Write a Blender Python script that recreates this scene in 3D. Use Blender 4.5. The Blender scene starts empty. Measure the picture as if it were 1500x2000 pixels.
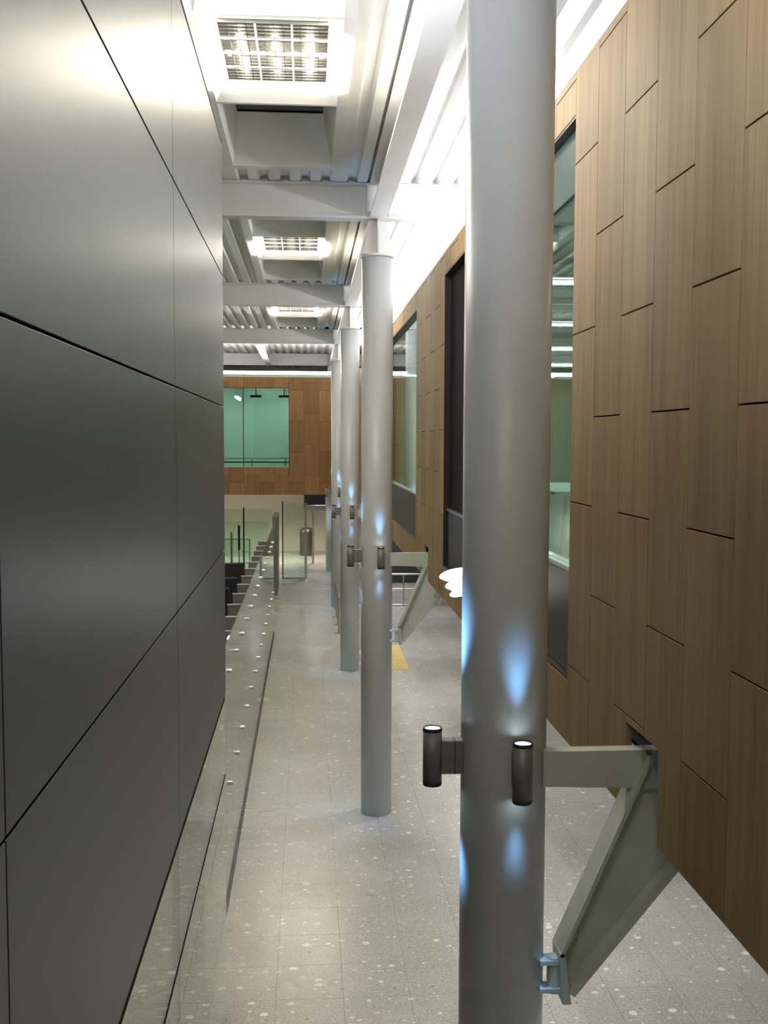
import bpy, math, random
from mathutils import Matrix, Vector
from math import sin, cos, pi, radians
random.seed(7)
S = bpy.context.scene
COL = S.collection

# ------------------------------------------------------------------ camera
CAM_H = 3.8
FOCAL_PX = 2020.0
YAW, PITCH, ROLL = radians(4.2499), radians(3.8942), 0.0033
fw = Vector((sin(YAW)*cos(PITCH), cos(YAW)*cos(PITCH), -sin(PITCH)))
rt0 = Vector((cos(YAW), -sin(YAW), 0)); up0 = rt0.cross(fw)
rt = rt0*cos(ROLL) + up0*sin(ROLL); up = up0*cos(ROLL) - rt0*sin(ROLL)
cd = bpy.data.cameras.new('camera'); cd.sensor_fit = 'HORIZONTAL'; cd.sensor_width = 36
cd.lens = 36*FOCAL_PX/1500; cd.clip_start = .05; cd.clip_end = 200
cam = bpy.data.objects.new('camera', cd); COL.objects.link(cam)
m = Matrix((rt, up, -fw)).transposed().to_4x4(); m.translation = (0, 0, CAM_H)
cam.matrix_world = m
S.camera = cam

# ------------------------------------------------------------------ world / exposure
w = bpy.data.worlds.new('night'); S.world = w; w.use_nodes = True
w.node_tree.nodes['Background'].inputs[0].default_value = (.75, .85, 1, 1)
w.node_tree.nodes['Background'].inputs[1].default_value = .006
vs = S.view_settings
vs.view_transform = 'Standard'; vs.look = 'None'; vs.gamma = 1; vs.use_curve_mapping = False
vs.exposure = 1.38
S.cycles.caustics_reflective = False; S.cycles.caustics_refractive = False
S.cycles.transparent_max_bounces = 16
S.cycles.max_bounces = 8; S.cycles.diffuse_bounces = 4; S.cycles.glossy_bounces = 4

# light levels (each sits on a lamp that the place has)
L_TUBE = 45.0       # glow of the perimeter tubes of the ceiling louvre lights
L_LOUVRE = 3.0      # lamps above the louvres
W_TUBE = 16.0       # W thrown down by each of those tubes
W_COVE = 30.0       # W of each cove uplight on top of the oak volume
W_COVEL = 30.0      # W of each cove uplight on top of the metal wall
W_FAR = 45.0        # W of the linear light on the far timber front
L_SPOT = 48.0       # column up/down lights (W)
L_DOWN = 62.0       # soffit downlights (W)
W_ROOM = 9.0        # fluorescent tubes in the room behind the oak wall
W_ROOM2 = 1.7       # fluorescent tubes in the far green room

# ------------------------------------------------------------------ materials
def nodes(name):
    mt = bpy.data.materials.new(name); mt.use_nodes = True
    nt = mt.node_tree; b = nt.nodes['Principled BSDF']
    return mt, nt, b
def ramp(nt, fac, stops):
    r = nt.nodes.new('ShaderNodeValToRGB'); nt.links.new(fac, r.inputs[0])
    e = r.color_ramp.elements
    while len(e) < len(stops): e.new(.5)
    for k, (p, c) in zip(e, stops): k.position = p; k.color = (*c, 1)
    return r.outputs[0]
def texco(nt, scale, src='Object'):
    t = nt.nodes.new('ShaderNodeTexCoord'); mp = nt.nodes.new('ShaderNodeMapping')
    nt.links.new(t.outputs[src], mp.inputs[0]); mp.inputs['Scale'].default_value = scale
    return mp
def noise(nt, vec, scale, detail=3, rough=.5):
    n = nt.nodes.new('ShaderNodeTexNoise'); nt.links.new(vec, n.inputs['Vector'])
    n.inputs['Scale'].default_value = scale; n.inputs['Detail'].default_value = detail
    n.inputs['Roughness'].default_value = rough
    return n.outputs['Fac']
def mix(nt, fac, a, b, typ='MIX'):
    n = nt.nodes.new('ShaderNodeMix'); n.data_type = 'RGBA'; n.blend_type = typ
    for s, v in ((0, fac), (6, a), (7, b)):
        if isinstance(v, (int, float)): n.inputs[s].default_value = v
        elif isinstance(v, tuple): n.inputs[s].default_value = (*v, 1)
        else: nt.links.new(v, n.inputs[s])
    return n.outputs[2]
def paint(name, col, rough=.5, metal=0, var=.06, scale=3, bump=0):
    mt, nt, b = nodes(name)
    v = texco(nt, (1, 1, 1))
    f = noise(nt, v.outputs[0], scale)
    lo = tuple(max(0, c*(1-var)) for c in col); hi = tuple(min(1, c*(1+var)) for c in col)
    nt.links.new(ramp(nt, f, [(.3, lo), (.7, hi)]), b.inputs['Base Color'])
    b.inputs['Roughness'].default_value = rough; b.inputs['Metallic'].default_value = metal
    if bump:
        bp = nt.nodes.new('ShaderNodeBump'); bp.inputs['Strength'].default_value = bump
        nt.links.new(noise(nt, v.outputs[0], 180, 2), bp.inputs['Height'])
        bp.inputs['Distance'].default_value = .002
        nt.links.new(bp.outputs[0], b.inputs['Normal'])
    return mt
def emit(name, col, strength, sample=False):
    mt, nt, b = nodes(name)
    if not sample: mt.cycles.emission_sampling = 'NONE'
    b.inputs['Base Color'].default_value = (.8, .8, .8, 1)
    b.inputs['Emission Color'].default_value = (*col, 1); b.inputs['Emission Strength'].default_value = strength
    return mt
def glass(name, tint, rough=0.0):
    mt = bpy.data.materials.new(name); mt.use_nodes = True; nt = mt.node_tree; nt.nodes.clear()
    out = nt.nodes.new('ShaderNodeOutputMaterial'); mx = nt.nodes.new('ShaderNodeMixShader')
    tr = nt.nodes.new('ShaderNodeBsdfTransparent'); gl = nt.nodes.new('ShaderNodeBsdfGlossy')
    fr = nt.nodes.new('ShaderNodeFresnel'); ge = nt.nodes.new('ShaderNodeNewGeometry')
    mr = nt.nodes.new('ShaderNodeMapRange')
    nt.links.new(ge.outputs['Backfacing'], mr.inputs[0])
    mr.inputs[3].default_value = 1.45; mr.inputs[4].default_value = 1/1.45
    nt.links.new(mr.outputs[0], fr.inputs['IOR'])
    tr.inputs[0].default_value = (*tint, 1); gl.inputs['Roughness'].default_value = rough
    gl.inputs[0].default_value = (.95, .97, .96, 1)
    nt.links.new(fr.outputs[0], mx.inputs[0]); nt.links.new(tr.outputs[0], mx.inputs[1]); nt.links.new(gl.outputs[0], mx.inputs[2])
    nt.links.new(mx.outputs[0], out.inputs[0])
    return mt

def mat_wood(name, dark, light, rough=.58):
    mt, nt, b = nodes(name)
    oi = nt.nodes.new('ShaderNodeObjectInfo')
    t = nt.nodes.new('ShaderNodeTexCoord'); ad = nt.nodes.new('ShaderNodeVectorMath'); ad.operation = 'ADD'
    sc = nt.nodes.new('ShaderNodeVectorMath'); sc.operation = 'SCALE'
    cb = nt.nodes.new('ShaderNodeCombineXYZ')
    for i in range(3): nt.links.new(oi.outputs['Random'], cb.inputs[i])
    nt.links.new(cb.outputs[0], sc.inputs[0]); sc.inputs['Scale'].default_value = 37
    nt.links.new(t.outputs['Object'], ad.inputs[0]); nt.links.new(sc.outputs[0], ad.inputs[1])
    mp = nt.nodes.new('ShaderNodeMapping'); nt.links.new(ad.outputs[0], mp.inputs[0])
    mp.inputs['Scale'].default_value = (14, 14, .7)
    g = noise(nt, mp.outputs[0], 1.0, 5, .6)
    mp2 = nt.nodes.new('ShaderNodeMapping'); nt.links.new(ad.outputs[0], mp2.inputs[0])
    mp2.inputs['Scale'].default_value = (120, 120, 2.2)
    g2 = noise(nt, mp2.outputs[0], 1.0, 3, .6)
    c = ramp(nt, g, [(.32, dark), (.68, light)])
    c2 = mix(nt, .22, c, ramp(nt, g2, [(.35, tuple(x*.6 for x in dark)), (.62, light)]))
    hv = nt.nodes.new('ShaderNodeMapRange'); nt.links.new(oi.outputs['Random'], hv.inputs[0])
    hv.inputs[3].default_value = .84; hv.inputs[4].default_value = 1.12
    cc = nt.nodes.new('ShaderNodeVectorMath'); cc.operation = 'SCALE'
    nt.links.new(c2, cc.inputs[0]); nt.links.new(hv.outputs[0], cc.inputs['Scale'])
    nt.links.new(cc.outputs[0], b.inputs['Base Color'])
    b.inputs['Roughness'].default_value = rough; b.inputs['Specular IOR Level'].default_value = .28
    return mt

def mat_terrazzo(name, joints=False):
    mt, nt, b = nodes(name)
    g = nt.nodes.new('ShaderNodeNewGeometry')
    col = ramp(nt, noise(nt, g.outputs['Position'], 1.3, 4), [(.3, (.39, .370, .322)), (.7, (.46, .438, .388))])
    gr = ramp(nt, noise(nt, g.outputs['Position'], 60, 2), [(.35, (.82, .82, .82)), (.65, (1.1, 1.1, 1.1))])
    col = mix(nt, 1.0, col, gr, 'MULTIPLY')
    for sc, th, tone, seed in ((11, .24, (.80, .77, .67), 0), (21, .26, (.70, .67, .59), 5), (19, .15, (.17, .16, .145), 11), (48, .28, (.26, .25, .225), 3), (40, .28, (.54, .52, .47), 8)):
        mp = nt.nodes.new('ShaderNodeMapping'); nt.links.new(g.outputs['Position'], mp.inputs[0])
        mp.inputs['Location'].default_value = (seed, seed*1.7, 0); mp.inputs['Rotation'].default_value = (0, 0, seed*.3)
        mp.inputs['Scale'].default_value = (1, 1.25, 1)
        nz = nt.nodes.new('ShaderNodeTexNoise'); nz.inputs['Scale'].default_value = sc*1.2
        nt.links.new(mp.outputs[0], nz.inputs['Vector'])
        wv = mix(nt, .35/sc, mp.outputs[0], nz.outputs['Color'], 'ADD')
        v = nt.nodes.new('ShaderNodeTexVoronoi'); v.inputs['Scale'].default_value = sc
        nt.links.new(wv, v.inputs['Vector'])
        sep = nt.nodes.new('ShaderNodeSeparateColor'); nt.links.new(v.outputs['Color'], sep.inputs[0])
        # size of each chip from its own random cell value
        rad = nt.nodes.new('ShaderNodeMapRange'); nt.links.new(sep.outputs[0], rad.inputs[0])
        rad.inputs[1].default_value = .58; rad.inputs[2].default_value = 1; rad.inputs[3].default_value = -.02; rad.inputs[4].default_value = th*1.5
        lt = nt.nodes.new('ShaderNodeMath'); lt.operation = 'LESS_THAN'
        nt.links.new(v.outputs['Distance'], lt.inputs[0]); nt.links.new(rad.outputs[0], lt.inputs[1])
        mu = nt.nodes.new('ShaderNodeMath'); mu.operation = 'MULTIPLY'; nt.links.new(lt.outputs[0], mu.inputs[0])
        nt.links.new(sep.outputs[1], mu.inputs[1])
        col = mix(nt, mu.outputs[0], col, tone)
    nt.links.new(col, b.inputs['Base Color'])
    nt.links.new(ramp(nt, noise(nt, g.outputs['Position'], .9, 3), [(.3, (.2,)*3), (.7, (.3,)*3)]), b.inputs['Roughness'])
    return mt

def mat_brushed(name, col, rough):
    mt, nt, b = nodes(name)
    v = texco(nt, (.6, .6, 90))
    f = noise(nt, v.outputs[0], 3, 3)
    v2 = texco(nt, (1, 1, 1)); f2 = noise(nt, v2.outputs[0], .8, 3)
    c = ramp(nt, f2, [(.3, tuple(x*.9 for x in col)), (.7, tuple(x*1.08 for x in col))])
    nt.links.new(c, b.inputs['Base Color']); b.inputs['Metallic'].default_value = .72
    nt.links.new(ramp(nt, f, [(.2, (rough*.98,)*3), (.8, (rough*1.02,)*3)]), b.inputs['Roughness'])
    return mt

WOOD = mat_wood('oak_veneer', (.265, .175, .083), (.40, .28, .14))
WOOD_FAR = mat_wood('oak_veneer_far', (.33, .175, .07), (.43, .24, .10))
TERR = mat_terrazzo('terrazzo')
METAL = mat_brushed('satin_metal_panel', (.10, .101, .098), .40)
DARKMETAL = paint('dark_anodised_metal', (.032, .031, .029), .38, .4)
BLACK = paint('black_shadow_gap', (.008, .008, .008), .8)
BLACK.node_tree.nodes['Principled BSDF'].inputs['Specular IOR Level'].default_value = .15
WHITE = paint('white_steel_paint', (.80, .80, .79), .42, 0, .03)
COLPAINT = paint('pale_grey_column_paint', (.58, .60, .61), .38, 0, .03, 2)
BRK = paint('grey_green_primer', (.58, .62, .57), .5, 0, .10, 5)
DECK = paint('white_deck', (.82, .82, .80), .45, 0, .03)
PLASTER = paint('white_plaster', (.74, .74, .71), .7, 0, .03)
GREYPLASTER = paint('pale_shaft_lining', (.76, .78, .73), .6, 0, .03)
BEIGE = paint('beige_wall_paint', (.62, .58, .47), .8, 0, .03)
FIX = paint('grey_fixture_metal', (.23, .23, .22), .5, .2, .08, 30, .3)
FIXDARK = paint('fixture_black_rim', (.04, .04, .045), .4, .3)
STEEL = paint('brushed_stainless', (.50, .50, .48), .3, .9, .05, 20)
BOLT = paint('polished_bolt', (.75, .75, .73), .18, .6, .03, 20)
ALU = paint('louvre_aluminium', (.62, .62, .60), .16, 1, .05, 20)
FIN = paint('grey_fin_paint', (.23, .225, .22), .5, .2)
FINTOP = paint('pale_edge_paint', (.62, .60, .56), .45)
DARKSHEET = paint('dark_sheet_tone', (.035, .035, .037), .95, 0, .2, 60)  # tone of the sheet that darkens the left background
CHAIRBLK = paint('black_upholstery', (.014, .014, .016), .7, 0, .2, 40)
DARKWALL = paint('charcoal_wall_paint', (.03, .032, .034), .7)
GREENWALL = paint('pale_green_wall', (.52, .62, .54), .8, 0, .03)
BIN = paint('bronze_metal', (.16, .13, .10), .35, .8)
YELLOW = paint('yellow_reflection', (.62, .46, .13), .5)  # yellow of a floor reflection, put in as colour
SKYGLASS = paint('night_skylight_glass', (.01, .01, .012), .08)
G_GREEN = glass('green_tinted_glass', (.70, .87, .79))
G_CLEAR = glass('clear_glass', (.93, .965, .95))
G_LOW = glass('grey_tinted_glass', (.79, .775, .74))
G_SCREEN = glass('screen_glass', (.88, .95, .92))
E_TUBE = emit('lamp_tube_warm', (1, .92, .77), L_TUBE, True)
E_TUBE0 = emit('lamp_tube_dimmed', (1, .94, .84), L_TUBE*.3, True)
E_LOUVRE = emit('lamp_over_louvre', (1, .92, .76), L_LOUVRE)
E_COVE = emit('lamp_cove', (.97, .98, 1), 8)
E_COVEL = emit('lamp_cove_left', (.95, .97, 1), 8)
E_FAR = emit('lamp_cove_far', (1, .97, .93), 6)
E_LENS = emit('lamp_lens_cool', (.70, .90, 1), 3.5)
E_ROOM = emit('lamp_room', (.92, 1, .97), 6)
E_ROOM2 = emit('lamp_far_room', (.92, 1, .97), 7)
E_FLOOD = emit('lamp_flood', (1, .98, .94), 9)
E_DOWN = emit('lamp_down', (.95, .98, 1), 12)

# ------------------------------------------------------------------ mesh helpers
class MB:
    def __init__(s): s.v = []; s.f = []; s.sm = []
    def poly(s, pts, faces, smooth=False):
        o = len(s.v); s.v += [tuple(p) for p in pts]
        for f in faces: s.f.append([i+o for i in f]); s.sm.append(smooth)
        return s
    def box(s, x0, x1, y0, y1, z0, z1):
        P = [(x, y, z) for z in (z0, z1) for y in (y0, y1) for x in (x0, x1)]
        return s.poly(P, [(0,2,3,1), (4,5,7,6), (0,1,5,4), (2,6,7,3), (0,4,6,2), (1,3,7,5)])
    def bbox(s, x0, x1, y0, y1, z0, z1, b):
        """box with chamfered edges"""
        xs, ys, zs = (x0, x1), (y0, y1), (z0, z1); P = []; idx = {}
        for i in (0, 1):
            for j in (0, 1):
                for k in (0, 1):
                    c = (xs[i], ys[j], zs[k]); d = (1-2*i, 1-2*j, 1-2*k)
                    for a in range(3):
                        p = list(c)
                        for q in range(3):
                            if q != a: p[q] += d[q]*b
                        idx[i, j, k, a] = len(P); P.append(tuple(p))
        F = []
        for a in range(3):
            o = [q for q in range(3) if q != a]
            for sd in (0, 1):
                ring = []
                for u, v_ in ((0,0), (1,0), (1,1), (0,1)):
                    t = [0]*3; t[a] = sd; t[o[0]] = u; t[o[1]] = v_; ring.append(idx[(*t, a)])
                F.append(ring)
            for u in (0, 1):
                for v_ in (0, 1):
                    t0 = [0]*3; t1 = [0]*3
                    t0[a] = 0; t1[a] = 1
                    for t in (t0, t1): t[o[0]] = u; t[o[1]] = v_
                    F.append([idx[(*t0, o[0])], idx[(*t0, o[1])], idx[(*t1, o[1])], idx[(*t1, o[0])]])
        for i in (0, 1):
            for j in (0, 1):
                for k in (0, 1): F.append([idx[i, j, k, a] for a in range(3)])
        return s.poly(P, F)
    def tube(s, p0, p1, r, n=16, r1=None, caps=True):
        p0, p1 = Vector(p0), Vector(p1); d = (p1-p0).normalized()
        a = d.orthogonal().normalized(); b = d.cross(a); r1 = r if r1 is None else r1
        P = [p0 + (a*cos(2*pi*i/n) + b*sin(2*pi*i/n))*r for i in range(n)]
        P += [p1 + (a*cos(2*pi*i/n) + b*sin(2*pi*i/n))*r1 for i in range(n)]
        s.poly(P, [(i, (i+1) % n, n+(i+1) % n, n+i) for i in range(n)], True)
        if caps:
            s.poly(P[:n], [tuple(range(n))[::-1]]); s.poly(P[n:], [tuple(range(n))])
        return s
    def lathe(s, prof, c=(0, 0, 0), n=32):
        P = [(c[0]+r*cos(2*pi*i/n), c[1]+r*sin(2*pi*i/n), c[2]+z) for r, z in prof for i in range(n)]
        F = [(k*n+i, k*n+(i+1) % n, (k+1)*n+(i+1) % n, (k+1)*n+i) for k in range(len(prof)-1) for i in range(n)]
        return s.poly(P, F, True)
    def prism(s, pts, axis, a, b):
        """2-D outline extruded along axis ('x','y','z') from a to b"""
        def q(p, t): return {'x': (t, p[0], p[1]), 'y': (p[0], t, p[1]), 'z': (p[0], p[1], t)}[axis]
        n = len(pts)
        return s.poly([q(p, a) for p in pts]+[q(p, b) for p in pts],
                      [tuple(range(n)), tuple(range(n, 2*n))[::-1]]+[(i, n+i, n+(i+1) % n, (i+1) % n) for i in range(n)])
    def mesh(s, name, mat):
        me = bpy.data.meshes.new(name); me.from_pydata(s.v, [], s.f)
        me.polygons.foreach_set('use_smooth', s.sm); me.materials.append(mat)
        import bmesh
        bm = bmesh.new(); bm.from_mesh(me)
        bmesh.ops.recalc_face_normals(bm, faces=bm.faces); bm.to_mesh(me); bm.free()
        me.update(); return me
    def build(s, name, mat, parent=None, loc=None):
        o = bpy.data.objects.new(name, s.mesh(name, mat)); COL.objects.link(o)
        if parent: o.parent = parent
        if loc: o.location = loc
        return o
def empty(name, loc=(0, 0, 0), parent=None):
    o = bpy.data.objects.new(name, None); COL.objects.link(o); o.location = loc; o.empty_display_size = .1
    if parent: o.parent = parent
    return o
def tag(o, label=None, cat=None, group=None, kind=None):
    if label: o['label'] = label
    if cat: o['category'] = cat
    if group: o['group'] = group
    if kind: o['kind'] = kind
    return o
def structure(o, label, cat): return tag(o, label, cat, None, 'structure')
def children(o): return [c for c in list(COL.objects) if c.parent == o]
def copy_tree(o, parent=None):
    kids = children(o)
    c = o.copy(); COL.objects.link(c); c.parent = parent
    for k in kids: copy_tree(k, c)
    return c
def lamp(name, typ, parent, loc, energy, color, direction=(0, 0, -1), **kw):
    l = bpy.data.lights.new(name, typ); l.energy = energy; l.color = color
    for k, v in kw.items(): setattr(l, k, v)
    o = bpy.data.objects.new(name, l); COL.objects.link(o); o.parent = parent; o.location = loc
    o.rotation_euler = Vector(direction).to_track_quat('-Z', 'Y').to_euler()
    return o
def subtract(rects, h):
    out = []
    for (a, b, c, d) in rects:
        x0, x1, y0, y1 = max(a, h[0]), min(b, h[1]), max(c, h[2]), min(d, h[3])
        if x0 >= x1 or y0 >= y1: out.append((a, b, c, d)); continue
        if a < x0: out.append((a, x0, c, d))
        if x1 < b: out.append((x1, b, c, d))
        if c < y0: out.append((x0, x1, c, y0))
        if y1 < d: out.append((x0, x1, y1, d))
    return out

# ================================================================== key dimensions
XC = .70                               # column line
COLY = [3.72, 10.4, 17.04, 23.68, 30.32]
XW = 1.18; WB, WT = 2.43, 5.43         # timber volume: face, bottom, top
XL = -.53; LEND = 6.68                 # metal wall: face, far end
BEAM0, BEAM1 = 5.99, 6.33              # roof beams
DECKZ = 6.335
FY = 26.6                              # far timber front

# ================================================================== floor
floor = MB().box(-6, 7, -3, 36.2, -.25, -.012).build('floor', TERR)
structure(floor, 'speckled pale grey terrazzo tile floor of the long hall', 'floor')
TS = .46; X0 = .24 - 5*TS; Y0 = 6.84 - 3*TS
NX, NY = 11, 27
tile_mesh = MB().bbox(.0006, TS-.0006, .0006, TS-.0006, -.012, 0, .0006).mesh('tile', TERR)
for i in range(NX):
    for j in range(NY):
        o = bpy.data.objects.new('tile', tile_mesh); COL.objects.link(o); o.parent = floor
        o.location = (X0+i*TS, Y0+j*TS, 0)
fx1, fy1 = X0+NX*TS, Y0+NY*TS
far_tiles = MB()
for (a, b, c, d) in ((-6, X0, -3, 36.2), (fx1, 7, -3, 36.2), (X0, fx1, -3, Y0), (X0, fx1, fy1, 36.2)):
    far_tiles.box(a+.001, b-.001, c+.001, d-.001, -.012, 0)
far_tiles.build('far_tile_area', TERR, floor)

# ================================================================== outer room shell
wl = MB().box(-6.2, -6, -3, 36.2, 0, 6.6).build('wall_outer_left', PLASTER); structure(wl, 'pale plaster wall closing the hall beyond the metal wall', 'wall')
wr = MB().box(7, 7.2, -3, 36.2, 0, 6.6).build('wall_outer_right', PLASTER); structure(wr, 'pale plaster wall closing the hall behind the timber volume', 'wall')
wb = MB().box(-6.2, 7.2, -3.2, -3, 0, 6.6).build('wall_back', PLASTER); structure(wb, 'pale plaster wall behind the viewer', 'wall')
wf = MB().box(-6.2, 7.2, 36, 36.2, 0, 6.6).build('wall_far', BEIGE); structure(wf, 'beige wall at the far end below the timber front', 'wall')
dk = MB().box(1.55, 6.95, 27.6, 27.8, 0, WB-.02).build('wall_dark', DARKWALL); structure(dk, 'charcoal wall under the timber volume behind the low railing', 'wall')
ld = MB().box(-.5, 1.1, -2.95, .55, 1.95, 2.15).build('floor_landing', TERR); structure(ld, 'landing slab the viewer stands on', 'landing')

# ================================================================== ceiling: ribbed metal deck
ceil = MB().box(-6.2, 7.2, -3.2, 36.2, 7.02, 7.1).build('ceiling', PLASTER)
structure(ceil, 'white ribbed metal roof deck over the hall', 'ceiling')
UNITX0, UNITX1 = -.76, .30
BAYC = 7.12
units = [BAYC + 6.62*k for k in (-1, 0, 1, 2)]
UL = 2.66
def deck(x0, x1, y0, y1):
    prof = []; x = x0; pitch = .2; i = 0
    t = .0012
    pts = []
    while x < x1 - .001:
        for dx, z in ((0, 0), (.09, 0), (.115, .05), (.175, .05)):
            if x+dx < x1: pts.append((x+dx, DECKZ+z))
        x += pitch
    pts.append((x1, DECKZ))
    b = MB()
    ring = pts + [(x, z+.006) for x, z in reversed(pts)]
    n = len(ring)
    P = [(x, y0, z) for x, z in ring]+[(x, y1, z) for x, z in ring]
    b.poly(P, [(i, (i+1) % n, n+(i+1) % n, n+i) for i in range(n)])
    b.build('deck_sheet', DECK, ceil)
edges = [-3] + COLY + [36.0]
for a, b in zip(edges[:-1], edges[1:]):
    us = [u for u in units if a < u < b]
    if us:
        u = us[0]
        deck(-6, UNITX0, a, b); deck(UNITX1, 7, a, b)
        deck(UNITX0, UNITX1, a, u-UL); deck(UNITX0, UNITX1, u+UL, b)
    else:
        deck(-6, 7, a, b)

# ================================================================== roof beams
def ibeam(b, axis, c, a0, a1, z0, z1, fwid=.17, ft=.018, wt=.012):
    for (o0, o1, q0, q1) in ((c-fwid/2, c+fwid/2, z0, z0+ft), (c-fwid/2, c+fwid/2, z1-ft, z1), (c-wt/2, c+wt/2, z0+ft, z1-ft)):
        if axis == 'x': b.box(a0, a1, o0, o1, q0, q1)
        else: b.box(o0, o1, a0, a1, q0, q1)
    return b
bl = ['above the nearest column', 'above the second column', 'above the third column', 'above the fourth column', 'above the column under the timber front']
for y, t in zip(COLY, bl):
    r = empty('roof_beam', (0, y, BEAM0)); tag(r, 'white steel cross beam spanning the ceiling '+t, 'beam', 'cross beams')
    for nm, z0, z1, wd in (('bottom_flange', 0, .018, .17), ('web', .018, .322, .012), ('top_flange', .322, .34, .17)):
        MB().box(-5.95, 6.95, -wd/2, wd/2, z0, z1).build(nm, WHITE, r)
    for sx in (-.11, .11):
        MB().box(XC+sx-.006, XC+sx+.006, -.08, .08, .018, .322).build('stiffener', WHITE, r)
gl = ['from the viewer to the nearest column', 'between the nearest and second columns', 'between the second and third columns', 'between the third and fourth columns', 'beyond the fourth column']
ys = [-2.9] + COLY
for (a, b), t in zip(zip(ys[:-1], ys[1:]), gl):
    r = empty('roof_girder', (XC, a, BEAM0)); tag(r, 'white steel beam running along the column line '+t, 'beam', 'long beams')
    L = b-a
    for nm, z0, z1, wd in (('bottom_flange', 0, .018, .17), ('web', .018, .322, .012), ('top_flange', .322, .34, .17)):
        MB().box(-wd/2, wd/2, .09, L-.09, z0, z1).build(nm, WHITE, r)
r = empty('roof_girder', (-1.1, COLY[3], BEAM0)); tag(r, 'short white beam high up in front of the far timber front', 'beam', 'long beams')
for nm, z0, z1, wd in (('bottom_flange', 0, .018, .16), ('web', .018, .322, .012), ('top_flange', .322, .34, .16)):
    MB().box(-wd/2, wd/2, .09, 6.55, z0, z1).build(nm, WHITE, r)

# ================================================================== wall_left: metal clad volume, glazing below
LT, LBOT = 5.655, 2.125
wall_left = MB().box(-2.4, XL-.022, .3, LEND-.02, LBOT+.03, LT-.02).build('wall_left', BLACK)
structure(wall_left, 'dark satin metal panelled wall on the left with fine open joints', 'wall')
zs = [LBOT, 3.10, 4.019, 4.838, LT]; pys = [.35, 1.82, 4.24, LEND]
for z0, z1 in zip(zs[:-1], zs[1:]):
    for y0, y1 in zip(pys[:-1], pys[1:]):
        e0 = .045 if z0 == LBOT else .004
        MB().bbox(XL-.02, XL, y0+.003, y1-.003, z0+e0, z1-.004, .0015).build('metal_panel', METAL, wall_left)
    # end return
    MB().bbox(-2.4, XL-.024, LEND-.018, LEND, z0+.006, z1-.006, .0015).build('metal_panel', METAL, wall_left)
MB().box(-2.4, XL-.006, .35, LEND, LBOT, LBOT+.03).build('bottom_trim', BLACK, wall_left)
MB().box(-2.4, XL, .35, LEND, LT, LT+.02).build('top_trim', BLACK, wall_left)
gw = empty('window_1', (XL, 0, 0)); structure(gw, 'frameless glass wall below the metal panels on the left', 'window')
for y0, y1 in ((1.82, 4.24), (4.24, LEND)):
    for z0, z1 in ((0.0, 1.622), (1.634, LBOT)):
        MB().box(-.018, -.006, y0+.003, y1-.003, z0, z1).build('pane', G_LOW, gw)
MB().box(-.02, -.004, 1.82, LEND-.003, 1.622, 1.634).build('joint_strip', BLACK, gw)

# ================================================================== timber cladding
def clad(parent, holes, u0, u1, zb, zt, wd, ht, ustart, zodd, zeven, place, mat):
    n0 = math.floor((u0-ustart)/wd); k = n0
    while ustart + k*wd < u1:
        a, b = max(u0, ustart+k*wd), min(u1, ustart+(k+1)*wd)
        base = zodd if k % 2 else zeven
        js = []; z = base
        while z > zb: z -= ht
        while z < zt: js.append(z); z += ht
        js.append(z)
        for c, d in zip(js[:-1], js[1:]):
            c, d = max(c, zb), min(d, zt)
            if d-c < .03 or b-a < .03: continue
            rs = [(a, b, c, d)]
            for h in holes: rs = subtract(rs, h)
            for q in rs:
                if q[1]-q[0] < .012 or q[3]-q[2] < .012: continue
                g = .0028
                # gaps only along true panel edges
                qa = q[0]+(.0017 if abs(q[0]-a) < 1e-6 else 0); qb = q[1]-(.0017 if abs(q[1]-b) < 1e-6 else 0)
                qc = q[2]+(g if abs(q[2]-c) < 1e-6 else 0); qd = q[3]-(g if abs(q[3]-d) < 1e-6 else 0)
                place(parent, qa, qb, qc, qd, mat)
        k += 1
def place_right(parent, a, b, c, d, mat):
    o = MB().bbox(0, .024, 0, b-a, 0, d-c, .0008).build('wood_panel', mat, parent, (XW, a, c))
def place_far(parent, a, b, c, d, mat):
    o = MB().bbox(0, b-a, 0, .024, 0, d-c, .0008).build('wood_panel', mat, parent, (a, FY, c))

W = [(4.575, 8.94, 2.715, 5.237), (11.215, 15.58, 2.715, 5.237), (17.855, 22.22, 2.715, 5.237)]
NOTCH = [(y-.37, y-.015, WB-.05, 2.765) for y in COLY[:4]]
NOTCHB = [(y-.37, y+.35, WB-.05, 2.765) for y in COLY[:4]]
WALL0 = 1.0
backing = [(WALL0, FY, WB, WT)]
for h in W + NOTCHB: backing = subtract(backing, h)
bb = MB()
for a, b, c, d in backing: bb.box(XW+.026, XW+.12, a, b, c+.004, d-.004)
wall_right = bb.build('wall_right', BLACK); structure(wall_right, 'oak veneer panelled wall of the raised volume on the right', 'wall')
clad(wall_right, W+NOTCH, WALL0, FY-.03, WB, WT, .3595, .742, 2.778, 4.646-.742*2, 5.017-.742*2, place_right, WOOD)
MB().box(XW+.13, 6.95, WALL0, FY-.05, WT-.1, WT).build('roof_slab', PLASTER, wall_right)
MB().box(XW+.345, 6.95, WALL0, FY-.05, WB+.01, WB+.1).build('soffit', PLASTER, wall_right)
MB().box(XW+.13, 6.9, WALL0, WALL0+.1, WB+.1, WT-.1).build('end_wall', GREENWALL, wall_right)
for y in COLY[:4]:
    MB().box(XW+.30, XW+.34, y-.45, y+1.9, WB-.0, 2.9).build('notch_dark_sheet', BLACK, wall_right)  # black sheet put in for the darkness inside the notch

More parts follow.
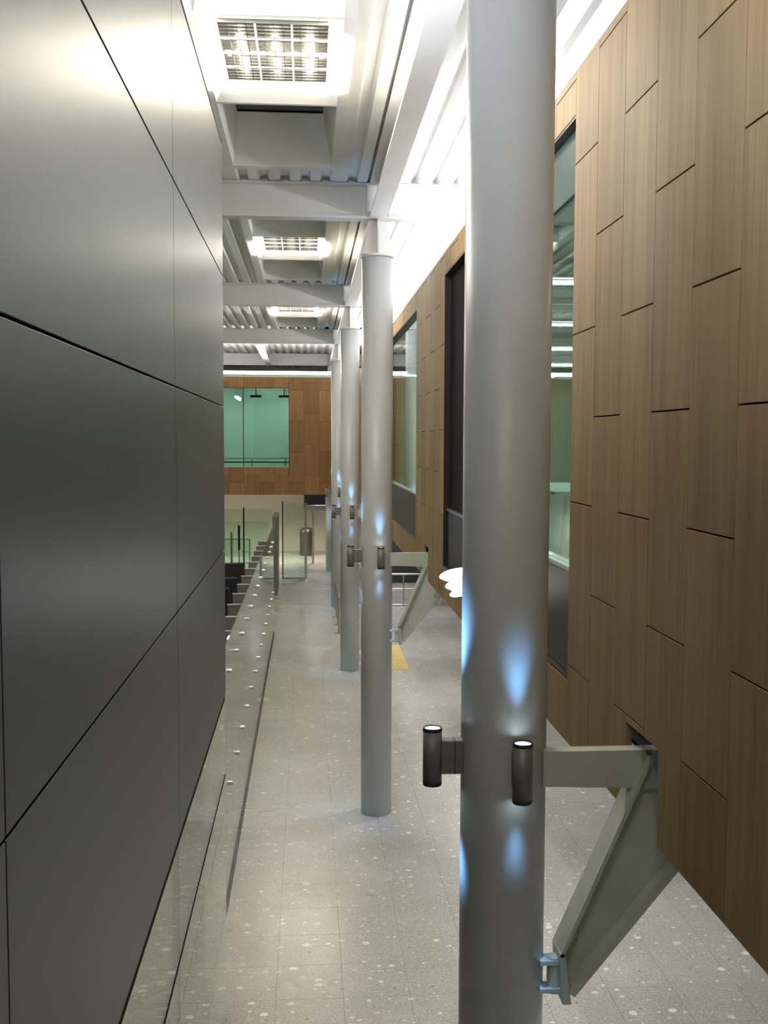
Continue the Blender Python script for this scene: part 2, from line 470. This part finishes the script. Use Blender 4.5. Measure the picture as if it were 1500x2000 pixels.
# windows of the timber volume
wl_txt = ['nearest window in the oak wall with dark frame, half behind the nearest column', 'second window in the oak wall beside the second column', 'third window in the oak wall, hidden far along it']
for n, ((a, b, c, d), t) in enumerate(zip(W, wl_txt)):
    r = empty('window_%d' % (n+2), (XW, a, c)); structure(r, t, 'window')
    L, Hh = b-a, d-c; dp = .055; f = .045
    for nm, q in (('frame_side', (0, .012, 0, Hh)), ('frame_side', (L-.012, L, 0, Hh)), ('frame_head', (.012, L-.012, Hh-.012, Hh)), ('frame_sill', (.012, L-.012, 0, .012))):
        MB().box(.003, dp+.1, q[0], q[1], q[2], q[3]).build(nm, DARKMETAL, r)
    sp = 3.215-c
    MB().bbox(dp-.02, dp+.02, .014, L-.014, .014, sp-.01, .002).build('spandrel_panel', DARKMETAL, r)
    MB().box(dp-.03, dp+.05, .014, L-.014, sp-.01, sp+.008).build('transom', STEEL, r)
    g1 = L-.014
    if n == 0:
        g1 = L-1.6
        MB().bbox(dp+.0, dp+.03, g1+.02, L-.014, sp+.01, Hh-.014, .002).build('blank_panel', BLACK, r)
        MB().box(dp-.01, dp+.04, g1-.02, g1+.02, sp+.01, Hh-.014).build('mullion', DARKMETAL, r)
    nb = 2 if n == 0 else 3
    for k in range(nb):
        p0 = .014+(g1-.034)*k/nb; p1 = .014+(g1-.034)*(k+1)/nb
        MB().box(dp, dp+.012, p0+.003, p1-.003, sp+.01, Hh-.30 if n == 0 else Hh-.014).build('pane', G_GREEN, r)
    if n == 0:
        MB().bbox(dp-.01, dp+.03, .014, g1-.03, Hh-.30, Hh-.014, .002).build('head_panel', paint('teal_head_panel', (.06, .10, .09), .35), r)

# far timber front
FW = (-3.6, -.472, 3.14, 5.155)
FXL = -5.9
fb = MB()
for a, b, c, d in subtract([(FXL, XW+.13, WB, WT)], FW): fb.box(a, b, FY+.026, FY+.12, c+.004, d-.004)
wall_front = fb.build('wall_timber_front', BLACK); structure(wall_front, 'orange oak panelled front of the raised volume at the far end', 'wall')
clad(wall_front, [FW], FXL, XW+.02, WB, WT, .381, .785, -.46, 5.29, 5.10, place_far, WOOD_FAR)
MB().box(FXL, XW+.1, FY+.13, 35.9, WB+.01, WB+.1).build('soffit', PLASTER, wall_front)
MB().box(FXL, XW+.1, FY+.13, 35.9, WT-.1, WT).build('roof_slab', PLASTER, wall_front)
MB().box(FXL, 1.1, 31.0, 31.1, WB+.1, WT-.1).build('room_back_wall', GREENWALL, wall_front)
MB().box(.95, 1.1, FY+.13, 31.0, WB+.1, WT-.1).build('room_side_wall', GREENWALL, wall_front)
r = empty('window_5', (0, FY, 0)); structure(r, 'large green tinted window in the far timber front', 'window')
for a, b in ((-3.6, -1.625), (-1.615, -.472)):
    MB().box(a+.004, b-.004, .02, .032, FW[2]+.01, FW[3]-.01).build('pane', G_GREEN, r)
MB().box(-1.63, -1.61, .01, .05, FW[2]+.01, FW[3]-.01).build('mullion', DARKMETAL, r)
for q in ((FW[0], FW[1], FW[2], FW[2]+.012), (FW[0], FW[1], FW[3]-.012, FW[3])):
    MB().box(q[0], q[1], .002, .1, q[2], q[3]).build('frame_rail', FINTOP if q[2] < 4 else DARKMETAL, r)

# ================================================================== columns
names = ['nearest', 'second', 'third', 'fourth', 'farthest']
CTOP = 5.645; CR = .157
for i, y in enumerate(COLY):
    x = XC + (.022 if i == 0 else 0)
    r = empty('steel_column', (x, y, 0))
    tag(r, {0: 'nearest round pale grey steel column, filling the middle of the view', 1: 'second round white steel column, standing free on the terrazzo',
            2: 'third round white steel column with blue light at its foot', 3: 'fourth round white steel column in front of the timber front',
            4: 'farthest round white column, standing below the far timber front'}[i], 'column', 'columns')
    top = CTOP if i < 4 else CTOP
    MB().lathe([(0, 0), (CR, 0), (CR, top-.03), (0, top-.03)], n=72).build('shaft', COLPAINT, r)
    MB().lathe([(0, top-.03), (CR+.008, top-.03), (CR+.008, top), (0, top)], n=72).build('cap_plate', WHITE, r)
    for k in range(4):
        b = MB(); ca, sa = cos(k*pi/2), sin(k*pi/2)
        pts = [(.0, top), (.148, top), (.085, BEAM0-.004), (.0, BEAM0-.004)]
        P = []
        for off in (-.008, .008):
            for (q, z) in pts: P.append((q*ca - off*sa, q*sa + off*ca, z))
        b.poly(P, [(0,1,2,3), (7,6,5,4)] + [(j, 4+j, 4+(j+1) % 4, (j+1) % 4) for j in range(4)])
        b.build('gusset_fin', WHITE, r)

# up/down lights on columns
def make_uplight():
    r = empty('column_uplight')
    R = .035; h = .108
    MB().lathe([(0, -h+.012), (R, -h+.012), (R, h-.014), (0, h-.014)], n=40).build('body', FIX, r)
    for sg in (-1, 1):
        rim = MB()
        P = [(R-.007, sg*(h-.004)), (R-.001, sg*h), (R+.001, sg*(h-.012)), (R-.007, sg*(h-.0145))]
        rim.lathe(P + [P[0]], n=40).build('rim', FIXDARK, r)
        MB().lathe([(0, sg*(h-.006)), (R-.007, sg*(h-.006))], n=40).build('lens', E_LENS, r)
    return r
def fixture_lights(r, watt, tilt):
    for sg in (-1, 1):
        lamp('beam', 'SPOT', r, (0, 0, sg*.118), watt, (.22, .55, 1), (tilt[0], tilt[1], sg), spot_size=radians(40), spot_blend=1.0, shadow_soft_size=.025)
proto = make_uplight()
lights = [proto] + [copy_tree(proto) for k in range(7)]
for i, y in enumerate(COLY[:4]):
    x = XC + (.022 if i == 0 else 0)
    for side in (0, 1):
        o = lights[i*2+side]
        if side == 0:
            o.location = (x-CR-.108, y-.01, 2.648)
            arm = MB().bbox(.030, .112, -.028, .028, -.062, .062, .003).build('arm', FIX, o)
            MB().box(.078, .0815, -.0285, .0285, -.0625, .0625).build('arm_joint', FIXDARK, arm)
        else:
            o.location = (x+.028, y-CR-.058, 2.645)
            arm = MB().bbox(-.028, .028, .028, .062, -.062, .062, .003).build('arm', FIX, o)
            MB().box(-.0285, .0285, .040, .043, -.0625, .0625).build('arm_joint', FIXDARK, arm)
        tag(o, 'grey cylinder up-and-down light %s the %s column' % (('on an arm at the left of', 'on the viewer-facing side of')[side], names[i]), 'wall light', 'column lights')
        fixture_lights(o, L_SPOT*((1.1, .2)[side] if i == 0 else (.5, .25)[side]), ((.13, 0), (-.03, .07))[side])

# ================================================================== brackets between columns and timber volume
for i, y in enumerate(COLY[:4]):
    x = XC + (.022 if i == 0 else 0)
    yc = y-.08
    r = empty('steel_bracket', (0, yc, 0))
    tag(r, 'grey painted steel bracket with tapered strut from the %s column to the oak wall' % names[i], 'bracket', 'brackets')
    xc = x+CR-.03
    # arm: tapered box
    MB().prism([(xc, 2.685), (1.30, 2.685), (1.30, 2.54), (xc+.06, 2.555), (xc, 2.555)], 'y', -.03, .03).build('arm', BRK, r)
    # strut: I section that widens upward
    A = (.925, 1.93); B = (1.245, 2.665); Cc = (1.46, 2.43); D = (.945, 1.80)
    MB().prism([A, B, (1.46, 2.665), Cc, D], 'y', -.007, .007).build('strut_web', BRK, r)
    def flange(p, q, t, nm, w0=.062):
        d = Vector((q[0]-p[0], q[1]-p[1])).normalized(); n = Vector((-d.y, d.x))*t
        MB().prism([p, q, (q[0]+n.x, q[1]+n.y), (p[0]+n.x, p[1]+n.y)], 'y', -w0, w0).build(nm, BRK, r)
    flange(A, B, .014, 'strut_upper_flange'); flange(D, Cc, -.03, 'strut_lower_flange')
    MB().prism([(A[0]-.012, 1.945), (A[0]+.006, 1.945), (D[0]+.012, 1.755), (D[0]-.02, 1.755)], 'y', -.062, .062).build('strut_end_plate', BRK, r)
    for z in (1.79, 1.895): MB().box(xc, .935, -.03, .03, z-.008, z+.008).build('lug_plate', BRK, r)
    MB().tube((.905, 0, 1.775), (.905, 0, 1.91), .026, 18).build('pin', BRK, r)

# ================================================================== skylight units and louvre lights
FZ = 6.30
sk_txt = ['above the viewer', 'in the nearest bay', 'in the second bay', 'in the third bay']
def ring_quad(b, o, zi, i_, zo, outer):
    """sloped frame faces between rect o at zo and rect i_ at zi"""
    P = [(o[0], o[2], zo), (o[1], o[2], zo), (o[1], o[3], zo), (o[0], o[3], zo), (i_[0], i_[2], zi), (i_[1], i_[2], zi), (i_[1], i_[3], zi), (i_[0], i_[3], zi)]
    b.poly(P, [(k, (k+1) % 4, 4+(k+1) % 4, 4+k) for k in range(4)])
def sloped(name, o, zo, i_, zi, t, mat, parent):
    b = MB(); ring_quad(b, o, zi, i_, zo, None)
    o2 = (o[0]-t, o[1]+t, o[2]-t, o[3]+t); i2 = (i_[0]-t, i_[1]+t, i_[2]-t, i_[3]+t)
    ring_quad(b, o2, zi, i2, zo, None)
    ring_quad(b, o2, zo, o, zo, None); ring_quad(b, i2, zi, i_, zi, None)
    return b.build(name, mat, parent)
OX0, OX1 = -.665, .225
def frame_of(parent, rect, hole):
    b = MB()
    for q in subtract([rect], hole): b.box(q[0], q[1], q[2], q[3], 0, .034)
    b.build('frame', WHITE, parent)
for n, u in enumerate(units):
    A = (OX0, OX1, -2.55, -.82); B = (OX0, OX1, .82, 2.55); M = (OX0, OX1, -.78, .78)
    for q, rect, t in ((A, (UNITX0, UNITX1, -UL, -.802), 'before'), (B, (UNITX0, UNITX1, .802, UL), 'beyond')):
        r = empty('skylight', (0, u, FZ)); tag(r, 'white splayed skylight shaft with dark glazing just %s the louvred light %s' % (t, sk_txt[n]), 'skylight', 'skylights')
        frame_of(r, rect, q)
        inner = (OX0+.05, OX1-.08, q[2]+.2, q[3]-.2)
        sloped('shaft', q, .001, inner, .42, .01, GREYPLASTER, r)
        MB().box(inner[0]-.02, inner[1]+.02, inner[2]-.02, inner[3]+.02, .431, .45).build('glazing', SKYGLASS, r)
    # louvre light in the middle
    t = empty('louvre_light', (0, u, FZ)); tag(t, 'rectangular louvred ceiling light with white splayed surround '+sk_txt[n], 'ceiling light', 'louvre lights')
    frame_of(t, (UNITX0, UNITX1, -.798, .798), M)
    lq = (-.55, .137, -.50, .51)
    sloped('surround', M, .001, (lq[0]-.002, lq[1]+.002, lq[2]-.002, lq[3]+.002), .10, .006, WHITE, t)
    lv = MB(); nx, ny = 12, 18; z0, z1 = .075, .105
    for k in range(nx+1):
        x = lq[0]+(lq[1]-lq[0])*k/nx; lv.box(x-.0012, x+.0012, lq[2], lq[3], z0, z1)
    for k in range(ny+1):
        yy = lq[2]+(lq[3]-lq[2])*k/ny; lv.box(lq[0], lq[1], yy-.0012, yy+.0012, z0, z1)
    lo = lv.build('louvre', ALU, t); lo['kind'] = 'stuff'
    for fx in (1/3, 2/3):
        x = lq[0]+(lq[1]-lq[0])*fx; MB().box(x-.006, x+.006, lq[2], lq[3], z0-.003, z1).build('louvre_bar', WHITE, lo)
    for fy in (.25, .5, .75):
        yy = lq[2]+(lq[3]-lq[2])*fy; MB().box(lq[0], lq[1], yy-.005, yy+.005, z0-.003, z1).build('louvre_bar', WHITE, lo)
    MB().box(lq[0]-.1, lq[1]+.1, lq[2]-.1, lq[3]+.1, .24, .26).build('housing', WHITE, t)
    for k in range(3):
        x = lq[0]+(lq[1]-lq[0])*(k+.5)/3
        MB().tube((x, lq[2]+.02, .17), (x, lq[3]-.02, .17), .016, 12).build('lamp', E_LOUVRE, t)
    for x in (lq[0]-.07, lq[1]+.05):
        MB().tube((x, lq[2]+.02, -.012), (x, lq[3]-.02, -.012), .013, 12).build('tube', E_TUBE if n else E_TUBE0, t)
        lamp('lamp', 'AREA', t, (x, .005, -.028), W_TUBE if n else W_TUBE*.3, (1, .90, .73), (0, 0, -1), shape='RECTANGLE', size=.05, size_y=.96)

# ================================================================== cove lights on the timber volumes
cl = ['beside the nearest column', 'between the first two columns', 'beside the second column', 'between the second and third columns', 'far along the oak wall']
for k in range(5):
    y0 = 7.2+k*3.7
    r = empty('cove_light', (XW+.9, y0, WT)); tag(r, 'linear uplight trough lying on top of the oak volume '+cl[k], 'light', 'cove lights')
    b = MB(); b.box(-.09, .09, 0, 3.6, 0, .02); b.box(-.09, -.08, 0, 3.6, .02, .09); b.box(.08, .09, 0, 3.6, .02, .09)
    b.build('trough', WHITE, r)
    MB().tube((0, .05, .06), (0, 3.55, .06), .018, 12).build('tube', E_COVE, r)
    lamp('lamp', 'AREA', r, (0, 1.8, .085), W_COVE, (.97, .98, 1), (0, 0, 1), shape='RECTANGLE', size=.12, size_y=3.5)
r = empty('cove_light', (0, FY, WT)); tag(r, 'bright linear light along the top edge of the far timber front', 'light', 'cove lights')
MB().box(FXL, XW, .06, .16, 0, .07).build('trough', WHITE, r)
MB().tube((FXL+.05, .11, .115), (XW-.05, .11, .115), .04, 12).build('tube', E_FAR, r)
lamp('lamp', 'AREA', r, (-2.3, .11, .16), W_FAR, (1, .97, .93), (0, -.25, 1), shape='RECTANGLE', size=6.9, size_y=.08)
for k, y0 in enumerate((.5, 3.6)):
    r = empty('cove_light', (-.83, y0, LT+.02)); tag(r, '%s linear uplight trough lying on top of the metal panelled wall' % ('nearer', 'farther')[k], 'light', 'cove lights')
    b = MB(); b.box(-.09, .09, 0, 3.0, 0, .02); b.box(-.09, -.08, 0, 3.0, .02, .07); b.build('trough', WHITE, r)
    MB().tube((0, .05, .085), (0, 2.95, .085), .018, 12).build('tube', E_COVEL, r)
    lamp('lamp', 'AREA', r, (.022, 1.5, .098), W_COVEL, (.95, .97, 1), (.75, 0, .66), shape='RECTANGLE', size=.03, size_y=2.9)
    for yy in (.2, 2.8): MB().box(-.01, .01, yy-.01, yy+.01, .02, .07).build('clip', STEEL, r)
r = empty('glass_upstand', (0, FY, WT)); tag(r, 'low row of frosted glass panes standing on the far timber front', 'glass panel')
for k in range(6):
    x = -4.0+k*.8
    MB().box(x+.01, x+.79, .01, .02, 0, .06).build('pane', G_SCREEN, r)
    MB().box(x-.008, x+.008, .005, .03, 0, .075).build('clip', STEEL, r)

# soffit downlights under the timber volume
def downlight(x, y, z, label, watt, col):
    r = empty('downlight', (x, y, z)); tag(r, label, 'downlight', 'soffit downlights')
    MB().lathe([(.12, .0), (.15, 0), (.15, -.012), (.12, -.006), (.12, 0)], n=24).build('rim', WHITE, r)
    MB().lathe([(0, -.003), (.12, -.003)], n=24).build('lens', E_DOWN, r)
    lamp('lamp', 'SPOT', r, (0, 0, -.03), watt, col, (0, 0, -1), spot_size=radians(140), spot_blend=.6, shadow_soft_size=.1)
ordn = ['first', 'second', 'third', 'fourth', 'fifth', 'sixth', 'seventh']
for k in range(7):
    downlight(2.3, 3.9+k*3.75, WB+.01, ordn[k]+' round downlight in the soffit under the oak wall, counted from the viewer', L_DOWN, (.93, .97, 1))
for k, x in enumerate((-4.2, -2.6, -1.0, .4)):
    downlight(x, 33.0, WB+.01, ordn[k]+' round downlight under the far timber front, counted from the left', 90, (1, .95, .82))
downlight(.15, 29.2, WB+.01, 'added cool downlight under the far timber front, brightening the farthest column', 45, (.75, .88, 1))  # added lamp that brightens the farthest column

# ================================================================== glass balustrade
XB = -.67; BT = 2.14; PW = .86; FY0 = 8.76-2*PW; NP = 16
r = empty('glass_balustrade', (XB, FY0, 0)); tag(r, 'long tall glass screen with two rows of bolts left of the corridor', 'balustrade')
for k in range(NP):
    MB().box(-.006, .006, k*PW-PW/2+.003, k*PW+PW/2-.003, .01, BT).build('pane', G_CLEAR, r)
    fin = MB().box(-.27, -.035, k*PW-.008, k*PW+.008, 0, 1.87).build('fin', FIN, r)
    MB().box(-.275, -.03, k*PW-.014, k*PW+.014, 1.87, 1.882).build('fin_cap', FINTOP, fin)
    for z in (.88, 1.87-.02):
        MB().tube((-.04, k*PW, z), (.03, k*PW, z), .02, 14).build('bolt', BOLT, fin)
MB().box(-.02, .02, -PW/2, NP*PW-PW/2, 0, .035).build('base_channel', DARKMETAL, r)

# gate and posts at the end of the balustrade
r = empty('gate_post', (-.78, 24.9, 0)); tag(r, 'thick grey metal cabinet post at the far end of the glass screen', 'post')
MB().bbox(-.06, .06, 0, 1.5, .08, 2.0, .01).build('body', paint('blue_grey_metal', (.22, .24, .25), .4, .5), r)
MB().bbox(-.07, .07, -.02, 1.52, 0, .08, .01).build('foot', FINTOP, r)
r = empty('glass_gate', (-.68, 28.6, 0)); tag(r, 'clear glass gate leaf with a grey post on its right side', 'gate')
MB().box(0, .60, -.006, .006, .02, 2.09).build('pane', G_SCREEN, r)
MB().box(.60, .67, -.035, .035, 0, 2.1).build('post', STEEL, r)
MB().tube((-.0, 0, 0), (-.0, 0, 2.15), .02, 12).build('hinge_post', FIN, r)
MB().box(0, .62, -.02, .02, 0, .03).build('bottom_rail', FIN, r)
r = empty('portal_frame', (0, 32.2, 0)); tag(r, 'grey metal portal frame behind the glass gate', 'frame')
MB().box(.14, .21, -.035, .035, 0, 1.66).build('post', STEEL, r); MB().box(-.02, .64, -.04, .04, 1.66, 1.82).build('header', STEEL, r)
MB().box(.57, .64, -.035, .035, 0, 1.66).build('post', STEEL, r)
r = empty('litter_bin', (-.02, 34.5, 0)); tag(r, 'tall dark bronze cylinder bin with domed top by the beige wall', 'bin')
MB().lathe([(0, 0), (.23, 0), (.235, .04), (.235, .74), (.23, .78)], n=36).build('drum', BIN, r)
MB().lathe([(.238, .76), (.238, .80), (.21, .88), (.13, .93), (0, .945)], n=36).build('dome_lid', BIN, r)
r = empty('dark_screen', (.25, 35.98, 1.55)); tag(r, 'black panel hung on the beige wall beneath the far timber front', 'screen')
MB().bbox(-.36, .36, -.05, 0, 0, .85, .01).build('panel', DARKWALL, r); MB().box(-.38, .38, -.055, -.03, -.03, 0).build('bottom_rail', FIN, r)

# ================================================================== left background behind the glass screen
cp = MB().box(-5.9, -.98, 9, 30, .0, .008).build('added_dark_sheet', DARKSHEET); structure(cp, 'dark sheet added to darken the floor behind the glass screen', 'added_dark_sheet')  # thin sheet added so the area behind the glass reads dark
def screen(x0, x1, y, z, posts, label):
    r = empty('glass_screen', (0, y, 0)); tag(r, label, 'glass screen', 'free-standing glass screens')
    MB().box(x0, x1, -.006, .006, .05, z).build('pane', G_SCREEN, r)
    for x, hz, mt, rr in posts: MB().tube((x, -.03, 0), (x, -.03, hz), rr, 12).build('post', mt, r); MB().box(x-.05, x+.05, -.08, .02, .0, .02).build('foot', mt, r)
screen(-2.6, -1.0, 29.5, 1.88, [(-1.80, 1.92, DARKMETAL, .022)], 'green glass screen farthest back with one dark slim post')
screen(-2.4, -1.02, 27.2, 1.70, [(-1.98, 1.42, STEEL, .03)], 'lower green glass screen with a pale steel post')
r = empty('framed_glass', (0, 25.6, 0)); tag(r, 'small dark framed glass panel beside the green glass screens', 'glass screen')
MB().box(-2.2, -1.43, -.006, .006, .8, 1.38).build('pane', G_SCREEN, r)
for q in ((-2.2, -1.41, 1.38, 1.395), (-2.2, -1.41, .785, .8), (-1.43, -1.41, 0, 1.38), (-2.2, -2.18, 0, 1.38)):
    MB().box(q[0], q[1], -.012, .012, q[2], q[3]).build('frame_bar', DARKMETAL, r)
r = empty('hanging_sign', (-1.72, 26.2, 0)); tag(r, 'slim dark upright sign standing between the glass screens', 'sign')
MB().bbox(-.03, .03, -.015, .015, 1.05, 1.68, .004).build('blade', DARKMETAL, r); MB().tube((0, 0, 0), (0, 0, 1.06), .012, 10).build('stem', DARKMETAL, r)
def chair():
    r = empty('office_chair')
    b = MB().bbox(-.24, .24, -.24, .24, .44, .52, .03).build('seat', CHAIRBLK, r)
    pts = []
    MB().bbox(-.22, .22, .20, .27, .58, 1.12, .03).build('backrest', CHAIRBLK, r)
    MB().box(-.03, .03, .22, .27, .46, .62).build('back_bar', DARKMETAL, r)
    MB().tube((0, 0, .09), (0, 0, .45), .028, 12).build('stem', DARKMETAL, r)
    for k in range(5):
        a = 2*pi*k/5; lg = MB().tube((0, 0, .10), (.28*cos(a), .28*sin(a), .05), .02, 8, .014).build('leg', DARKMETAL, r)
        MB().tube((.28*cos(a)-.01, .28*sin(a), .028), (.28*cos(a)+.01, .28*sin(a), .028), .028, 12).build('castor', CHAIRBLK, lg)
    for s_ in (-1, 1): MB().box(s_*.27-.025, s_*.27+.025, -.15, .15, .68, .71).build('armrest', CHAIRBLK, r)
    return r
c0 = chair()
cs = [(-1.42, 14.3, 20, 'nearest black office chair behind the glass screen'), (-1.55, 16.6, 160, 'second black office chair behind the glass screen'),
      (-1.5, 18.7, 30, 'third black office chair behind the glass screen'), (-1.66, 20.6, 200, 'fourth black office chair behind the glass screen'), (-1.55, 22.6, 10, 'farthest black office chair behind the glass screen')]
for k, (x, y, a, t) in enumerate(cs):
    o = c0 if k == 0 else copy_tree(c0)
    o.location = (x, y, .008); o.rotation_euler.z = radians(a); tag(o, t, 'chair', 'black office chairs')
for k, (y, t) in enumerate(((17.6, 'nearer dark desk with a black monitor behind the glass screen'), (21.6, 'farther dark desk with a black monitor behind the glass screen'))):
    r = empty('desk', (-2.2, y, .008)); tag(r, t, 'desk', 'dark desks')
    MB().bbox(-.9, .65, -.4, .4, .70, .74, .005).build('desktop', FIN, r)
    for x in (-.85, .6):
        for yy in (-.35, .35): MB().box(x-.02, x+.02, yy-.02, yy+.02, 0, .70).build('leg', DARKMETAL, r)
    o = empty('monitor', (-1.9, y, .748)); tag(o, 'black monitor on the %s dark desk' % ('nearer', 'farther')[k], 'monitor', 'monitors')
    MB().bbox(-.26, .26, -.015, .015, .12, .45, .006).build('display', CHAIRBLK, o); MB().box(-.03, .03, -.01, .02, .01, .2).build('neck', DARKMETAL, o)
    MB().bbox(-.12, .12, -.08, .08, 0, .012, .003).build('foot', DARKMETAL, o)

# ================================================================== things to the right of the columns
r = empty('guard_rail', (0, 23.7, 0)); tag(r, 'low stainless railing across the hall behind the second column', 'railing')
MB().tube((1.3, 0, .74), (6.0, 0, .74), .022, 14).build('top_rail', STEEL, r)
MB().tube((1.3, 0, .40), (6.0, 0, .40), .012, 10).build('mid_rail', STEEL, r)
MB().tube((1.3, 0, .03), (6.0, 0, .03), .014, 10).build('bottom_rail', STEEL, r)
for k in range(6): MB().tube((1.32+k*.9, 0, 0), (1.32+k*.9, 0, .73), .017, 12).build('post', STEEL, r)
r = empty('hoop_rail', (.62, 20.3, 0)); tag(r, 'thin stainless hoop railing on foot plates behind the third column', 'railing')
b = MB()
pts = [(0, 0, 0), (0, 0, .66)] + [(0, .08-.08*cos(a), .66+.08*sin(a)) for a in (pi/6, pi/3, pi/2)] + [(0, 2.82+.08*sin(a), .66+.08*cos(a)) for a in (0, pi/6, pi/3, pi/2)] + [(0, 2.9, 0)]
for p, q in zip(pts[:-1], pts[1:]): b.tube(p, q, .016, 12)
b.build('hoop', STEEL, r)
for yy in (0, .95, 1.95, 2.9):
    MB().box(-.09, .05, yy-.03, yy+.03, 0, .012).build('foot_plate', STEEL, r)
    if 0 < yy < 2.9: MB().tube((0, yy, 0), (0, yy, .73), .013, 10).build('post', STEEL, r)
r = empty('yellow_reflection_tiles', (1.2, 17.0, 0)); tag(r, 'yellow tiles standing in for a reflection on the floor right of the second column', 'floor_reflection')  # reflection in the polished floor, built as yellow tiles
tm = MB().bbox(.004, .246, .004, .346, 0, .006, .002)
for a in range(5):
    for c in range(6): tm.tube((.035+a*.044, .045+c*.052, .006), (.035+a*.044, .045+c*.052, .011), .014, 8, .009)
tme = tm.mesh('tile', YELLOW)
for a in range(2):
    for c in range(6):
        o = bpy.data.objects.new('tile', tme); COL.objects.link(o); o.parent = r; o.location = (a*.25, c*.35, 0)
# disc flood lamps on the lower edge of the oak wall
r = empty('flood_lamp_cluster', (1.10, 7.6, 2.70)); tag(r, 'cluster of three glowing white disc lamps low on the oak wall beside the nearest column', 'lamp')
nrm = Vector((-.27, -.16, .95)).normalized()
for k, (x, y, z, rr) in enumerate(((-.02, -.05, .125, .112), (.012, -.06, .052, .10), (.03, -.07, -.012, .085))):
    c = Vector((x, y, z))
    MB().tube(c-nrm*.022, c, rr*.8, 32, rr).build('shade', FIX, r)
    MB().tube(c+nrm*.0005, c+nrm*.003, rr*.95, 32).build('lens', E_FLOOD, r)
    MB().tube(c-nrm*.022, (.062, y+.05, z-.04), .009, 10).build('stem', FIX, r)
MB().bbox(.055, .082, -.06, .12, -.10, .12, .004).build('wall_plate', FIX, r)

# ================================================================== rooms inside the volumes
for k, y in enumerate((5.6, 8.4, 11.4, 14.4, 17.4, 20.4)):
    r = empty('room_tube_light', (3.4, y, 5.1)); tag(r, ordn[k]+' fluorescent tube on the ceiling of the room behind the oak wall', 'ceiling light', 'room tube lights')
    MB().tube((-1.5, 0, 0), (1.5, 0, 0), .014, 12).build('tube', E_ROOM, r); lamp('lamp', 'AREA', r, (0, 0, -.02), W_ROOM, (.92, 1, .97), (0, 0, -1), shape='RECTANGLE', size=3, size_y=.04); MB().box(-1.55, 1.55, -.05, .05, .03, .06).build('batten', WHITE, r)
    for x in (-1.2, 1.2): MB().tube((x, 0, .06), (x, 0, .225), .006, 8).build('hanger', STEEL, r)
for k in range(14):
    y = 5+k*1.2
    MB().box(1.4, 6.8, y-.04, y+.04, 5.27, 5.325).build('ceiling_slat', FINTOP, wall_right)
rw = MB().box(XW+.2, 6.9, 21.5, 21.6, WB+.11, WT-.11).build('wall_room', GREENWALL); structure(rw, 'green wall at the end of the room behind the oak wall', 'wall')
rf = MB().box(XW+.2, 6.9, WALL0+.2, 21.4, WB+.11, WB+.13).build('floor_room', paint('room_floor_vinyl', (.30, .36, .33), .4)); structure(rf, 'grey green floor of the room behind the oak wall', 'floor')
r = empty('meeting_table', (3.1, 11.5, WB+.13)); tag(r, 'white table inside the room seen through the nearest window', 'table')
MB().bbox(-.6, .6, -1.2, 1.2, .70, .74, .005).build('tabletop', WHITE, r)
for x in (-.5, .5):
    for yy in (-1.1, 1.1): MB().tube((x, yy, 0), (x*.8, yy*.8, .70), .025, 10).build('leg', FINTOP, r)
for k, (x, y) in enumerate(((-1.95, 29.6), (-.35, 29.8), (-3.2, 29.6))):
    r = empty('room_tube_light', (x, y, 5.0)); tag(r, ('left', 'right', 'hidden leftmost')[k]+' fluorescent tube inside the far green window', 'ceiling light', 'far room lights')
    MB().tube((0, -.9, 0), (0, .9, 0), .03, 12).build('tube', E_ROOM2, r); lamp('lamp', 'AREA', r, (0, 0, -.035), W_ROOM2, (.92, 1, .97), (0, 0, -1), shape='RECTANGLE', size=.06, size_y=1.8); MB().box(-.05, .05, -.92, .92, .035, .06).build('batten', WHITE, r)
    for yy in (-.7, .7): MB().tube((0, yy, .06), (0, yy, .325), .006, 8).build('hanger', STEEL, r)
r = empty('room_railing', (0, 28.4, WB+.1)); tag(r, 'pale handrail with dark under-rail inside the far green window', 'railing')
MB().tube((-3.5, 0, .80), (-.5, 0, .80), .02, 10).build('top_rail', WHITE, r); MB().tube((-3.5, 0, .70), (-.5, 0, .70), .018, 10).build('under_rail', DARKMETAL, r)
for k in range(4): MB().tube((-3.3+k*.9, 0, 0), (-3.3+k*.9, 0, .80), .012, 8).build('post', DARKMETAL, r)
for k, x in enumerate((-1.38, -.62)):
    r = empty('projector', (x, 28.3, 4.98)); tag(r, 'flat dark ceiling projector inside the far green window, %s one' % ('left', 'right')[k], 'projector', 'projectors')
    MB().bbox(-.15, .15, -.12, .12, 0, .06, .01).build('body', DARKMETAL, r); MB().tube((0, 0, .06), (0, 0, .35), .015, 8).build('pole', DARKMETAL, r)
